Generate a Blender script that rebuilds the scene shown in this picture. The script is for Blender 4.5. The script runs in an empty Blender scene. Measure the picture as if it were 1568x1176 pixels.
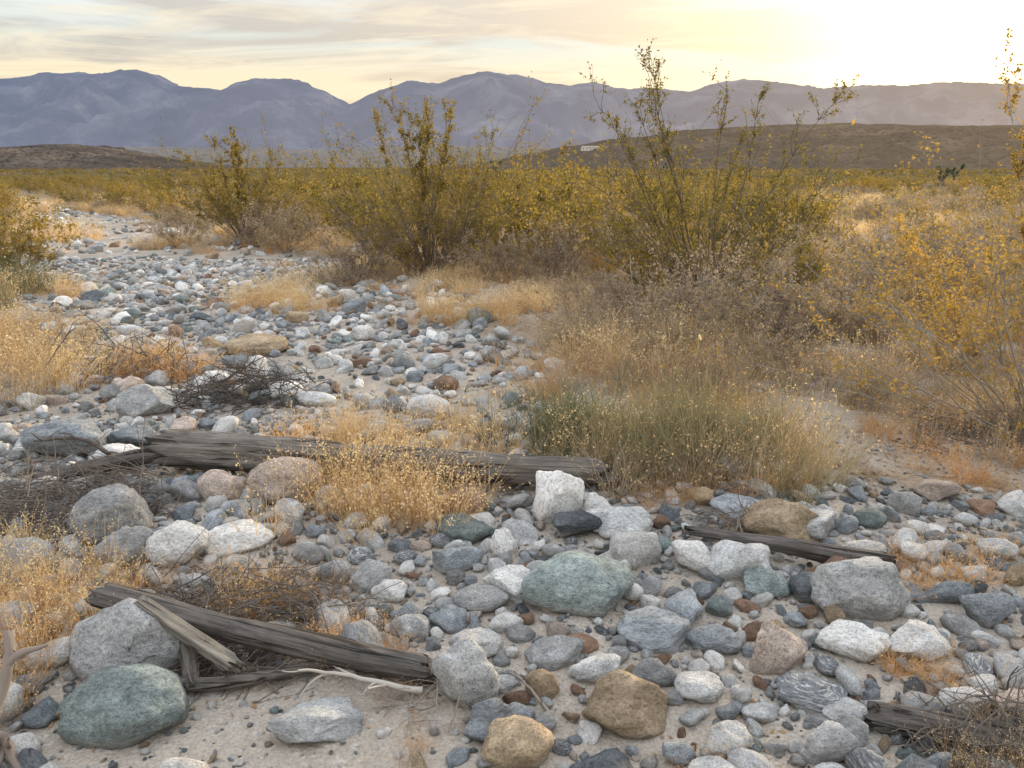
import bpy, math, random
import numpy as np
from mathutils import Vector, Matrix, noise
rng = np.random.default_rng(7)
random.seed(7)
scene = bpy.context.scene
scene.view_settings.view_transform = 'Standard'
scene.view_settings.look = 'None'
scene.view_settings.exposure = 0

# ------------------------------------------------------------------ helpers
def link(o):
    scene.collection.objects.link(o); return o

class MB:
    """quad mesh accumulator"""
    def __init__(s): s.V=[]; s.F=[]; s.M=[]; s.n=0
    def add(s, v, f, m=0):
        v=np.asarray(v,float).reshape(-1,3); f=np.asarray(f,int).reshape(-1,4)
        s.V.append(v); s.F.append(f+s.n); s.M.append(np.full(len(f),m,int)); s.n+=len(v)
    def mesh(s, name, mats, smooth=True):
        V=np.concatenate(s.V); F=np.concatenate(s.F); M=np.concatenate(s.M)
        me=bpy.data.meshes.new(name)
        me.vertices.add(len(V)); me.vertices.foreach_set("co",V.astype(np.float32).ravel())
        me.loops.add(len(F)*4); me.loops.foreach_set("vertex_index",F.astype(np.int32).ravel())
        me.polygons.add(len(F)); me.polygons.foreach_set("loop_start",(np.arange(len(F))*4).astype(np.int32))
        for m in mats: me.materials.append(m)
        me.polygons.foreach_set("material_index",M.astype(np.int32))
        me.update(calc_edges=True)
        me.polygons.foreach_set("use_smooth",np.full(len(F),smooth))
        me.validate()
        return me

def tube(path, r, sides=3):
    path=np.asarray(path,float); n=len(path)
    T=np.gradient(path,axis=0); T/=np.linalg.norm(T,axis=1)[:,None]+1e-9
    m=np.abs(T.mean(0)); ref=np.zeros(3); ref[np.argmin(m)]=1
    A=np.cross(T,ref); A/=np.linalg.norm(A,axis=1)[:,None]+1e-9
    B=np.cross(T,A)
    th=np.arange(sides)*2*math.pi/sides
    r=np.asarray(r)*np.ones(n)
    V=path[:,None,:]+r[:,None,None]*(np.cos(th)[None,:,None]*A[:,None,:]+np.sin(th)[None,:,None]*B[:,None,:])
    i=np.arange(n-1)[:,None]; j=np.arange(sides)[None,:]; k=(j+1)%sides
    F=np.stack([i*sides+j,i*sides+k,(i+1)*sides+k,(i+1)*sides+j],-1).reshape(-1,4)
    return V.reshape(-1,3),F

def grow(p0,d,L,n,jit,up,rg):
    d=np.array(d,float); d/=np.linalg.norm(d); pts=[np.array(p0,float)]
    for i in range(n):
        d=d+rg.normal(0,jit,3); d[2]+=up; d/=np.linalg.norm(d)
        pts.append(pts[-1]+d*L/n)
    return np.array(pts)

def leaves(P,size,rg,long=1.8):
    P=np.asarray(P); n=len(P)
    a=rg.normal(0,1,(n,3)); a/=np.linalg.norm(a,axis=1)[:,None]
    b=rg.normal(0,1,(n,3)); b-= (b*a).sum(1)[:,None]*a; b/=np.linalg.norm(b,axis=1)[:,None]
    s=(size*rg.uniform(.5,1.3,n))[:,None]
    V=np.stack([P-a*s*long*.5, P+b*s*.5, P+a*s*long*.5, P-b*s*.5],1).reshape(-1,3)
    F=np.arange(n*4).reshape(-1,4)
    return V,F

# ------------------------------------------------------------------ node helpers
def newmat(name):
    m=bpy.data.materials.new(name); m.use_nodes=True
    nt=m.node_tree; nt.nodes.clear(); return m,nt
def N(nt,t,**k):
    n=nt.nodes.new(t)
    for a,b in k.items(): setattr(n,a,b)
    return n
def ramp(nt,fac,stops,interp='LINEAR'):
    r=N(nt,'ShaderNodeValToRGB'); r.color_ramp.interpolation=interp
    e=r.color_ramp.elements
    while len(e)<len(stops): e.new(0.5)
    for x,(p,c) in zip(e,stops):
        x.position=p; x.color=(c[0],c[1],c[2],1) if len(c)==3 else c
    nt.links.new(fac,r.inputs[0]); return r.outputs[0]
def mixc(nt,f,a,b,mode='MIX'):
    m=N(nt,'ShaderNodeMix',data_type='RGBA',blend_type=mode)
    for sock,v in ((m.inputs[0],f),(m.inputs[6],a),(m.inputs[7],b)):
        if hasattr(v,'is_linked'): nt.links.new(v,sock)
        elif isinstance(v,(int,float)): sock.default_value=v
        else: sock.default_value=(v[0],v[1],v[2],1)
    return m.outputs[2]
def mth(nt,op,a,b=0.0,clamp=False):
    m=N(nt,'ShaderNodeMath',operation=op,use_clamp=clamp)
    for s,v in ((m.inputs[0],a),(m.inputs[1],b)):
        if hasattr(v,'is_linked'): nt.links.new(v,s)
        else: s.default_value=v
    return m.outputs[0]
def nz(nt,vec,scale,detail=4,rough=.55,dist=0):
    n=N(nt,'ShaderNodeTexNoise'); n.inputs['Scale'].default_value=scale
    n.inputs['Detail'].default_value=detail; n.inputs['Roughness'].default_value=rough
    n.inputs['Distortion'].default_value=dist
    if vec is not None: nt.links.new(vec,n.inputs['Vector'])
    return n.outputs[0]
def vscale(nt,vec,s):
    m=N(nt,'ShaderNodeVectorMath',operation='MULTIPLY'); nt.links.new(vec,m.inputs[0]); m.inputs[1].default_value=s
    return m.outputs[0]
def bump(nt,h,strength,dist):
    b=N(nt,'ShaderNodeBump'); b.inputs['Strength'].default_value=strength; b.inputs['Distance'].default_value=dist
    nt.links.new(h,b.inputs['Height']); return b.outputs[0]
def principled(nt,col,rough,normal=None,spec=.3):
    p=N(nt,'ShaderNodeBsdfPrincipled'); p.inputs['Roughness'].default_value=rough
    p.inputs['Specular IOR Level'].default_value=spec
    nt.links.new(col,p.inputs['Base Color'])
    if normal: nt.links.new(normal,p.inputs['Normal'])
    return p.outputs[0]
def out(nt,s):
    o=N(nt,'ShaderNodeOutputMaterial'); nt.links.new(s,o.inputs[0])

# ------------------------------------------------------------------ materials
def stone_mat(name,c,band=0.0,dark=.45,speck=.5):
    m,nt=newmat(name)
    tc=N(nt,'ShaderNodeTexCoord').outputs['Object']
    oi=N(nt,'ShaderNodeObjectInfo').outputs['Random']
    off=mth(nt,'MULTIPLY',oi,37.0)
    va=N(nt,'ShaderNodeVectorMath',operation='ADD'); nt.links.new(tc,va.inputs[0]); nt.links.new(off,va.inputs[1])
    v=va.outputs[0]
    big=nz(nt,v,1.3,5,.62,.5); fine=nz(nt,v,11,6,.75,.2); spk=nz(nt,v,38,2,.6)
    col=ramp(nt,big,[(.3,tuple(x*dark*1.5 for x in c)),(.5,c),(.7,tuple(min(x*1.4+.03,.88) for x in c))])
    fr=ramp(nt,fine,[(.34,(.34,.34,.37)),(.5,(.97,.97,.97)),(.68,(1.4,1.39,1.35))])
    col=mixc(nt,.85,col,fr,'MULTIPLY')
    sr=ramp(nt,spk,[(.38,(.35,.36,.38)),(.46,(1,1,1)),(.6,(1,1,1)),(.67,(1.5,1.5,1.5))])
    col=mixc(nt,speck,col,sr,'MULTIPLY')
    if band>0:   # irregular gneiss banding
        bn=nz(nt,vscale(nt,v,(1.2,2.0,9.0)),1.3,5,.6,.9)
        vr=ramp(nt,bn,[(.5,(0,0,0)),(.6,(1,1,1))])
        col=mixc(nt,mth(nt,'MULTIPLY',vr,band),col,(.66,.66,.64))
    val=mth(nt,'ADD',mth(nt,'MULTIPLY',oi,.6),.75)
    hv=N(nt,'ShaderNodeHueSaturation'); nt.links.new(val,hv.inputs['Value']); nt.links.new(col,hv.inputs['Color'])
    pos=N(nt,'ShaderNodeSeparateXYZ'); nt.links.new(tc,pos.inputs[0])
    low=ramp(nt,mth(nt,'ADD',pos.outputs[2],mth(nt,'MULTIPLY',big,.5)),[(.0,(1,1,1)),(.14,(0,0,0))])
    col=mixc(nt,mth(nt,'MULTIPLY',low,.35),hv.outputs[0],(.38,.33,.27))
    h=mth(nt,'ADD',mth(nt,'ADD',nz(nt,v,3.2,9,.68,.4),mth(nt,'MULTIPLY',fine,.35)),mth(nt,'MULTIPLY',spk,.12))
    out(nt,principled(nt,col,.8,bump(nt,h,.9,.03),.22))
    return m

PAL={'blue':(.325,.355,.38),'gray':(.37,.37,.365),'pale':(.57,.575,.565),'white':(.82,.80,.76),
     'tan':(.43,.33,.22),'pink':(.56,.46,.39),'dark':(.16,.18,.195),'green':(.265,.31,.30),
     'brown':(.30,.19,.13),'striped':(.23,.245,.26)}
SM={k:stone_mat('stone_'+k,c,band={'blue':.25,'striped':.85,'pale':.35,'dark':.12,'gray':.18}.get(k,0),
                speck=.25 if k in('white','tan') else .6) for k,c in PAL.items()}

def foliage_mat(name,c1,c2,tr,tcol_gain=1.6,scale=4):
    m,nt=newmat(name)
    tc=N(nt,'ShaderNodeTexCoord').outputs['Object']
    oi=N(nt,'ShaderNodeObjectInfo').outputs['Random']
    va=N(nt,'ShaderNodeVectorMath',operation='ADD'); nt.links.new(tc,va.inputs[0]); nt.links.new(mth(nt,'MULTIPLY',oi,50.),va.inputs[1])
    f=mth(nt,'ADD',mth(nt,'MULTIPLY',nz(nt,va.outputs[0],scale,3,.7),.8),mth(nt,'MULTIPLY',oi,.28))
    col=ramp(nt,f,[(.32,c1),(.68,c2)])
    d=N(nt,'ShaderNodeBsdfDiffuse'); nt.links.new(col,d.inputs[0])
    if tr<=0:
        out(nt,d.outputs[0]); return m
    t=N(nt,'ShaderNodeBsdfTranslucent')
    tc2=mixc(nt,1.0,col,(tcol_gain,tcol_gain,tcol_gain*.72),'MULTIPLY'); nt.links.new(tc2,t.inputs[0])
    ms=N(nt,'ShaderNodeMixShader'); ms.inputs[0].default_value=tr
    nt.links.new(d.outputs[0],ms.inputs[1]); nt.links.new(t.outputs[0],ms.inputs[2])
    out(nt,ms.outputs[0]); return m
M_leaf=foliage_mat('creosote_leaf',(.095,.09,.03),(.26,.185,.055),.5,1.8)
M_leafamber=foliage_mat('amber_leaf',(.18,.13,.04),(.44,.285,.085),.5,1.6)
M_gold=foliage_mat('dry_grass',(.40,.245,.135),(.74,.55,.36),.5,1.35)
M_orange=foliage_mat('rust_grass',(.38,.20,.10),(.64,.40,.22),.5,1.35)
M_head=foliage_mat('seed_head',(.62,.48,.32),(.85,.72,.52),.5,1.2)
M_olive=foliage_mat('ephedra_stem',(.12,.12,.075),(.36,.31,.20),.3,1.2)
M_dgreen=foliage_mat('green_stem',(.075,.095,.065),(.19,.20,.13),.3,1.2)
M_gray=foliage_mat('gray_scrub',(.20,.16,.13),(.48,.39,.31),.35,1.3)
M_twig=foliage_mat('twig_bark',(.10,.08,.065),(.30,.255,.22),.0,1)
M_dtwig=foliage_mat('dead_twig',(.055,.048,.043),(.18,.155,.135),.0,1)
M_ptwig=foliage_mat('pale_twig',(.25,.22,.19),(.47,.43,.38),.0,1)
M_litter=foliage_mat('leaf_litter',(.16,.09,.045),(.50,.34,.19),.0,1,9)

def wood_mat(name,a,b):
    m,nt=newmat(name)
    tc=N(nt,'ShaderNodeTexCoord').outputs['Object']
    v=vscale(nt,tc,(3,45,45))
    g=nz(nt,v,1.6,8,.7,.6); g2=nz(nt,tc,5,4,.6)
    crack=nz(nt,vscale(nt,tc,(1.6,38,38)),1.0,3,.5,1.0)
    col=ramp(nt,g,[(.3,a),(.5,tuple((x+y)/2 for x,y in zip(a,b))),(.7,b)])
    col=mixc(nt,.5,col,ramp(nt,g2,[(.35,(.55,.5,.45)),(.65,(1.25,1.2,1.15))]),'MULTIPLY')
    cr=ramp(nt,crack,[(.36,(.12,.1,.09)),(.43,(1,1,1))])
    col=mixc(nt,.85,col,cr,'MULTIPLY')
    h=mth(nt,'ADD',g,mth(nt,'MULTIPLY',cr,.8))
    out(nt,principled(nt,col,.85,bump(nt,h,.9,.012),.2)); return m
M_wood=wood_mat('weathered_wood',(.08,.072,.064),(.31,.285,.255))
M_wood2=wood_mat('weathered_dark_wood',(.05,.046,.043),(.23,.21,.195))
M_wood3=wood_mat('split_wood',(.11,.102,.09),(.34,.32,.28))

# ------------------------------------------------------------------ terrain
WY=[-8,0,2,3,3.5,4.1,4.8,5.6,6.7,8.2,10.5,14.6,20,24,32,45,70]
WL=[-9,-9,-9,-9,-9,-8,-7,-5.8,-4.6,-4.9,-6.4,-9.4,-13,-15,-19,-28,-45]
WR=[9,9,9,3.2,2.6,1.3,.5,.15,.15,.0,-1.2,-3.7,-7.5,-10.5,-17,-27,-44]
def wash(x,y):
    l=np.interp(y,WY,WL); r=np.interp(y,WY,WR)
    d=np.minimum(x-l,r-x)+.25*np.sin(2.1*y+x)+.15*np.sin(5.3*y-2*x)
    return np.clip(d/.5+.5,0,1)
def hgt(x,y):
    x=np.asarray(x,float); y=np.asarray(y,float)
    h=.028*np.sin(1.3*x+.5*y+.4)*np.cos(.9*y-.3*x)+.014*np.sin(3.1*x-2.3*y+1)+.008*np.sin(6.7*x+4.9*y)+.005*np.sin(13*x-9*y)*np.cos(11*y+3*x)
    w=wash(x,y); h=h+(1-w)*.07*np.clip((y-3)/3,0,1)
    far=np.clip((y-200)/1500,0,1); h=h+far*14
    h=h-.03*np.clip((y-60)/100,0,1)
    return h
def axis_grow(start,step,k,end):
    a=[start]; s=step
    while a[-1]<end: s*=k; a.append(a[-1]+s)
    return a
xr=axis_grow(4.5,.035,1.055,9000); xs=np.array([-v for v in xr[::-1]]+list(np.arange(-4.465,4.48,.035))+xr)
yf=axis_grow(8,.04,1.045,12000); yb=axis_grow(-1.2,.06,1.2,60)
ys=np.array([-(v+2.4) for v in yb[::-1]]+list(np.arange(-1.1,1.2,.1))+list(np.arange(1.2,7.98,.035))+yf)
GX,GY=np.meshgrid(xs,ys); GZ=hgt(GX,GY)
gm=MB(); nx=len(xs); ny=len(ys)
i=np.arange(ny-1)[:,None]; j=np.arange(nx-1)[None,:]
F=np.stack([i*nx+j,i*nx+j+1,(i+1)*nx+j+1,(i+1)*nx+j],-1).reshape(-1,4)
gm.add(np.stack([GX,GY,GZ],-1),F)
m,nt=newmat('desert_soil')
pos=N(nt,'ShaderNodeNewGeometry').outputs['Position']
wa=N(nt,'ShaderNodeAttribute',attribute_name='wash').outputs['Fac']
n1=nz(nt,pos,1.1,5,.6); n2=nz(nt,pos,14,6,.7); n3=nz(nt,pos,90,3,.7)
vor=N(nt,'ShaderNodeTexVoronoi'); vor.inputs['Scale'].default_value=75; nt.links.new(pos,vor.inputs['Vector'])
sand=ramp(nt,n1,[(.3,(.34,.295,.245)),(.7,(.51,.45,.38))])
sc=N(nt,'ShaderNodeSeparateColor'); nt.links.new(vor.outputs['Color'],sc.inputs[0])
pebc=ramp(nt,sc.outputs[0],[(0,(.18,.18,.18)),(.35,(.34,.33,.32)),(.6,(.46,.41,.34)),(1,(.62,.59,.54))])
pm=mth(nt,'MULTIPLY',ramp(nt,n2,[(.50,(0,0,0)),(.64,(1,1,1))]),.6)
sand=mixc(nt,pm,sand,pebc)
dirt=ramp(nt,n2,[(.3,(.13,.095,.065)),(.5,(.27,.20,.135)),(.7,(.47,.35,.235))])
farc=ramp(nt,nz(nt,pos,.05,6,.7),[(.38,(.065,.06,.03)),(.5,(.12,.10,.05)),(.66,(.21,.16,.09))])
sx=N(nt,'ShaderNodeSeparateXYZ'); nt.links.new(pos,sx.inputs[0])
ff=mth(nt,'DIVIDE',mth(nt,'SUBTRACT',sx.outputs[1],25.0),60.0,True)
dirt=mixc(nt,mth(nt,'MULTIPLY',ramp(nt,n1,[(.42,(0,0,0)),(.56,(1,1,1))]),.75),dirt,sand)
dirt=mixc(nt,ff,dirt,farc)
col=mixc(nt,wa,dirt,sand)
col=mixc(nt,.6,col,ramp(nt,n3,[(.35,(.6,.6,.6)),(.65,(1.25,1.25,1.25))]),'MULTIPLY')
hh=mth(nt,'ADD',mth(nt,'MULTIPLY',n2,1.2),mth(nt,'ADD',mth(nt,'MULTIPLY',n3,.4),mth(nt,'MULTIPLY',vor.outputs['Distance'],-.4)))
out(nt,principled(nt,col,1.0,bump(nt,hh,.7,.012),.0))
me=gm.mesh('desert_ground',[m]); at=me.attributes.new('wash','FLOAT','POINT')
at.data.foreach_set('value',wash(GX,GY).ravel().astype(np.float32))
link(bpy.data.objects.new('desert_ground',me))

# ------------------------------------------------------------------ hills & mountains
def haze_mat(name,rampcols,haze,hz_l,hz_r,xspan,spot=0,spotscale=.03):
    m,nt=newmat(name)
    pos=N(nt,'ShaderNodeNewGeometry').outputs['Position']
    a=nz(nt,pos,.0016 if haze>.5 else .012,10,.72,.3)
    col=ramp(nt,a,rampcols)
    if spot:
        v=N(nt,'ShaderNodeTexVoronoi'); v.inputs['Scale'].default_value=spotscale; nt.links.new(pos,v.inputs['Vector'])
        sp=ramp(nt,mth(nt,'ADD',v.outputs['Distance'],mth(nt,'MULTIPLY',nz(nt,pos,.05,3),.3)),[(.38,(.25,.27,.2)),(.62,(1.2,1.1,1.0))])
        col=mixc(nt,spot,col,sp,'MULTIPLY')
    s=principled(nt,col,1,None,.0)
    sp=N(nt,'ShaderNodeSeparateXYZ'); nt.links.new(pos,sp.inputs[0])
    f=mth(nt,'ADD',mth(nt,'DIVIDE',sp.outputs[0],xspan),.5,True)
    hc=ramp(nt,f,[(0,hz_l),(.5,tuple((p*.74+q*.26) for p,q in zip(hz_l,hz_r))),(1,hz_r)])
    e=N(nt,'ShaderNodeEmission'); nt.links.new(hc,e.inputs[0])  # aerial haze painted in as surface glow, warmer toward the sun side
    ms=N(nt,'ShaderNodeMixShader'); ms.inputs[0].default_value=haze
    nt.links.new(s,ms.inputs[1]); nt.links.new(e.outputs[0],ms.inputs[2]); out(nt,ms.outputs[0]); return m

def relief(name,prof,Yr,x0,x1,y0,y1,nx,ny,amp,nscale,mat,front=1.2,seed=0):
    px=np.array([p[0] for p in prof]); pz=np.array([p[1] for p in prof])
    X=np.linspace(x0,x1,nx); Y=np.linspace(y0,y1,ny)
    V=np.zeros((ny,nx,3))
    for jj in range(ny):
        y=Y[jj]
        g=((y-y0)/(Yr-y0))**front if y<=Yr else max(0,1-((y-Yr)/(y1-Yr))**1.5)
        for ii in range(nx):
            x=X[ii]; r=np.interp(x,px,pz)
            q=Vector((x*nscale,y*nscale*.8,seed))
            n=noise.ridged_multi_fractal(q,.9,2.1,6,1.0,2.0)-1.1
            nn=noise.fractal(q*3,1.0,2.0,4)
            env=min(1,abs(y-Yr)/(Yr-y0)*2.2+.12)
            z=r*g+amp*r/max(pz)*(n*.55*g**.4*env+nn*.12*env+ noise.fractal(q*9,1,2,3)*.025)
            if y<y0+1: z=-30
            V[jj,ii]=(x,y,z)
    b=MB(); i=np.arange(ny-1)[:,None]; j=np.arange(nx-1)[None,:]
    b.add(V,np.stack([i*nx+j,i*nx+j+1,(i+1)*nx+j+1,(i+1)*nx+j],-1).reshape(-1,4))
    return link(bpy.data.objects.new(name,b.mesh(name,[mat])))
mp=[(-300,128),(-100,118),(0,120),(50,117),(110,109),(160,110),(200,107),(235,115),(265,129),(310,133),(340,141),(375,127),(400,122),(440,121),(480,134),(530,160),(580,138),(625,126),(672,131),(700,120),(745,112),(790,114),(830,124),(880,128),(910,126),(960,137),(1010,137),(1060,141),(1100,130),(1140,123),(1180,126),(1230,132),(1300,133),(1400,130),(1480,127),(1568,130),(1700,125),(1900,140)]
D=8000
prof=[((a-784)/1260*D, 1.6+D*(.1212-.00075*(b-107))) for a,b in mp]
MM=haze_mat('hazed_mountain_rock',[(.34,(.05,.06,.08)),(.5,(.13,.14,.17)),(.68,(.42,.42,.43))],.74,(.165,.215,.335),(.66,.49,.34),13000)  # bluish base tone and glow paint the distance haze onto the rock
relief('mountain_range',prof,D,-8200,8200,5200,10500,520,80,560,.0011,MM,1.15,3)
MF=haze_mat('hazed_foothill_rock',[(.3,(.09,.09,.07)),(.5,(.19,.17,.13)),(.7,(.32,.28,.22))],.6,(.18,.20,.26),(.50,.39,.27),6000,.5,.02)
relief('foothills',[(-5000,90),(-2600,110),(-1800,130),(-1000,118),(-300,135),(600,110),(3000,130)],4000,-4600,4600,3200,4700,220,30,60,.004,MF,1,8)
MH=haze_mat('hazed_hill_scrubland',[(.3,(.025,.024,.018)),(.5,(.065,.055,.04)),(.72,(.17,.135,.10))],.36,(.13,.13,.15),(.56,.40,.24),2600,.9,.13)
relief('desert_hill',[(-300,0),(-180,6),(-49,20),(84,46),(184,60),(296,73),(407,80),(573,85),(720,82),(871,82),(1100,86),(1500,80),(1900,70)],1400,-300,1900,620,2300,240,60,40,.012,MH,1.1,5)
ML=haze_mat('hazed_hill_rock',[(.3,(.035,.032,.028)),(.5,(.085,.072,.062)),(.72,(.24,.20,.165))],.16,(.13,.135,.16),(.2,.18,.17),2000,.75,.22)
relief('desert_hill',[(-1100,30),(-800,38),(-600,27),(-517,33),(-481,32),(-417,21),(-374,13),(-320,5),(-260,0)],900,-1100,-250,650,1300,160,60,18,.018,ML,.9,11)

# ------------------------------------------------------------------ stones
def ico(sub):
    import bmesh
    bm=bmesh.new(); bmesh.ops.create_icosphere(bm,subdivisions=sub,radius=1)
    me=bpy.data.meshes.new('stone'); bm.to_mesh(me); bm.free(); return me
def stone_mesh(name,seed,mat,sub=4,angular=.5):
    me=ico(sub); me.name=name; r=np.random.default_rng(seed)
    n=len(me.vertices); co=np.zeros(n*3,np.float32); me.vertices.foreach_get('co',co); co=co.reshape(-1,3).astype(float)
    co*=np.array([1,r.uniform(.85,1.1),1])
    for k in range(int(7+9*angular)):
        nn=r.normal(0,1,3); nn/=np.linalg.norm(nn); d=r.uniform(.9-.48*angular,.93)
        ex=co@nn-d; co-= np.where(ex>0,ex,0)[:,None]*nn[None,:]*r.uniform(.8,.98)
    for ii in range(n):
        v=Vector(co[ii])
        a=noise.fractal(v*1.1+Vector((seed*3.1,0,0)),1,2,2)*.17+noise.fractal(v*4+Vector((0,seed*1.7,0)),.9,2,4)*.045*(1+angular)
        co[ii]*=1+a
    me.vertices.foreach_set('co',co.astype(np.float32).ravel())
    me.polygons.foreach_set('use_smooth',np.ones(len(me.polygons),bool))
    me.materials.append(mat); me.update(); return me

src=bpy.data.collections.new('stone_variants')
order=['blue','pale','gray','white','blue','white','gray','pale','pink','dark','gray','pale','white','tan','white','striped','gray','blue','pale','green','white','dark','pale','gray','brown','pale','blue','white']
for k,c in enumerate(order):
    o=bpy.data.objects.new('stone_%02d'%k,stone_mesh('stone_%02d'%k,100+k,SM[c],3,[.6,1.1,.85,.35][k%4])); src.objects.link(o)
NS=len(order)

def scatter(name,coll,P,R,S,I):
    me=bpy.data.meshes.new(name); n=len(P)
    me.vertices.add(n); me.vertices.foreach_set('co',np.asarray(P,np.float32).ravel())
    for nm,tp,arr,key in (('rot','FLOAT_VECTOR',R,'vector'),('scl','FLOAT_VECTOR',S,'vector')):
        a=me.attributes.new(nm,tp,'POINT'); a.data.foreach_set(key,np.asarray(arr,np.float32).ravel())
    a=me.attributes.new('idx','INT','POINT'); a.data.foreach_set('value',np.asarray(I,np.int32))
    o=link(bpy.data.objects.new(name,me))
    ng=bpy.data.node_groups.new(name+'_instancer','GeometryNodeTree')
    ng.interface.new_socket('Geometry',in_out='INPUT',socket_type='NodeSocketGeometry')
    ng.interface.new_socket('Geometry',in_out='OUTPUT',socket_type='NodeSocketGeometry')
    gi=ng.nodes.new('NodeGroupInput'); go=ng.nodes.new('NodeGroupOutput')
    ip=ng.nodes.new('GeometryNodeInstanceOnPoints'); ci=ng.nodes.new('GeometryNodeCollectionInfo')
    ci.inputs['Collection'].default_value=coll; ci.inputs['Separate Children'].default_value=True; ci.inputs['Reset Children'].default_value=True
    ip.inputs['Pick Instance'].default_value=True
    def na(nm,t):
        x=ng.nodes.new('GeometryNodeInputNamedAttribute'); x.data_type=t; x.inputs['Name'].default_value=nm
        return [s for s in x.outputs if s.enabled and s.name=='Attribute'][0]
    L=ng.links.new
    L(gi.outputs[0],ip.inputs['Points']); L(ci.outputs[0],ip.inputs['Instance'])
    L(na('idx','INT'),ip.inputs['Instance Index']); L(na('rot','FLOAT_VECTOR'),ip.inputs['Rotation']); L(na('scl','FLOAT_VECTOR'),ip.inputs['Scale'])
    L(ip.outputs[0],go.inputs[0])
    md=o.modifiers.new('instancer','NODES'); md.node_group=ng
    return o

# named boulders: X, Y, width, height, colour, angularity, yaw
H=[(-1.28,2.27,.33,.24,'gray',.6,.2),(-1.17,1.99,.33,.16,'green',.15,-.35),(-.57,1.95,.25,.08,'pale',.7,.2),(-.147,2.09,.2,.2,'pale',.7,.1),
(.01,1.84,.18,.11,'tan',.3,.2),(.35,2.02,.26,.13,'tan',.9,.1),(.095,2.13,.10,.08,'tan',.1,0),(.29,2.66,.40,.2,'green',.8,.1),
(1.34,2.64,.36,.22,'gray',.7,.3),(.91,2.30,.21,.21,'pink',1.1,.5),(.20,3.47,.25,.29,'white',.75,.4),(.31,3.30,.27,.14,'dark',1.1,.6),
(.48,3.27,.30,.15,'pale',.9,-.2),(-.235,3.52,.19,.15,'brown',.2,0),(-.22,3.27,.23,.11,'green',.7,.1),(.52,3.0,.21,.14,'white',.4,.3),
(.76,2.95,.23,.11,'white',.9,-.3),(.95,2.87,.25,.14,'pale',.7,.1),(1.25,3.23,.32,.18,'tan',.4,-.2),(1.01,2.75,.18,.09,'green',.7,.1),
(1.15,2.68,.16,.11,'dark',.9,0),(1.34,2.82,.24,.10,'brown',.5,.2),(-1.78,3.15,.33,.25,'gray',.6,.1),(-1.63,2.96,.22,.18,'gray',.7,.3),
(-1.44,3.0,.24,.17,'white',.3,.1),(-1.48,3.62,.19,.15,'pink',.2,0),(-1.17,3.70,.38,.2,'pink',.25,.2),(-1.22,3.12,.29,.13,'white',.9,.2),
(-2.0,2.84,.22,.13,'gray',.5,0),(-.25,2.97,.22,.12,'blue',.9,.2),(-.49,2.75,.13,.08,'white',.4,0),(-.57,2.84,.17,.12,'gray',.6,.3),
(-.03,3.07,.14,.15,'white',.9,.9),(.015,2.74,.24,.1,'pale',.9,-.2),(.51,2.42,.26,.10,'blue',.5,0),(.71,2.39,.17,.08,'blue',.5,.1),
(1.2,2.34,.25,.11,'white',.9,.2),(1.41,2.30,.21,.12,'white',1.,-.2),(.95,2.10,.23,.10,'striped',.9,.1),(.9,1.84,.16,.11,'pale',.9,0),
(2.14,3.63,.21,.12,'pink',.8,0),(1.75,2.52,.18,.13,'blue',.7,.2),(-2.6,4.25,.42,.22,'blue',.9,.1),(-2.22,4.12,.32,.12,'pale',.8,.1),
(-2.5,5.05,.42,.21,'pale',.8,-.1),(-2.3,4.45,.33,.14,'dark',.9,0),(-.36,2.45,.15,.1,'gray',.6,0),(-1.5,7.5,.26,.2,'white',1.,0),
(-.56,4.98,.27,.15,'white',.4,0),(-2.3,5.75,.26,.13,'white',.8,0),(-1.65,5.4,.26,.12,'white',.8,.1),(-2.35,6.95,.55,.16,'tan',.6,0),
(.62,1.86,.12,.09,'white',.5,.2),(.28,2.22,.16,.08,'pale',.8,.3),(.15,2.30,.18,.07,'gray',.5,0),(-.13,2.35,.16,.08,'white',.6,.1),
(.02,1.99,.1,.06,'blue',.8,0),(1.02,2.0,.13,.06,'pale',.9,0),(.6,2.12,.17,.06,'pale',.6,0),(.47,2.2,.14,.06,'gray',.6,0),
(-.06,1.93,.17,.1,'blue',.8,.2),(1.1,3.4,.28,.1,'blue',.8,0),(1.35,3.25,.28,.13,'pale',.9,0),(1.5,3.0,.2,.09,'white',.6,0)]
hero=[]
for k,(X,Y,w,h,c,ang,yaw) in enumerate(H):
    me=stone_mesh('river_boulder',500+k*3,SM[c],4,ang)
    o=link(bpy.data.objects.new('river_boulder',me))
    z=float(hgt(X,Y))
    o.location=(X,Y,z+h*.30); o.scale=(w*.58,w*.45,h*.66)
    o.rotation_euler=(rng.uniform(-.12,.12),rng.uniform(-.15,.15),yaw+rng.uniform(-.2,.2))
    hero.append((X,Y,w*.46))

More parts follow.
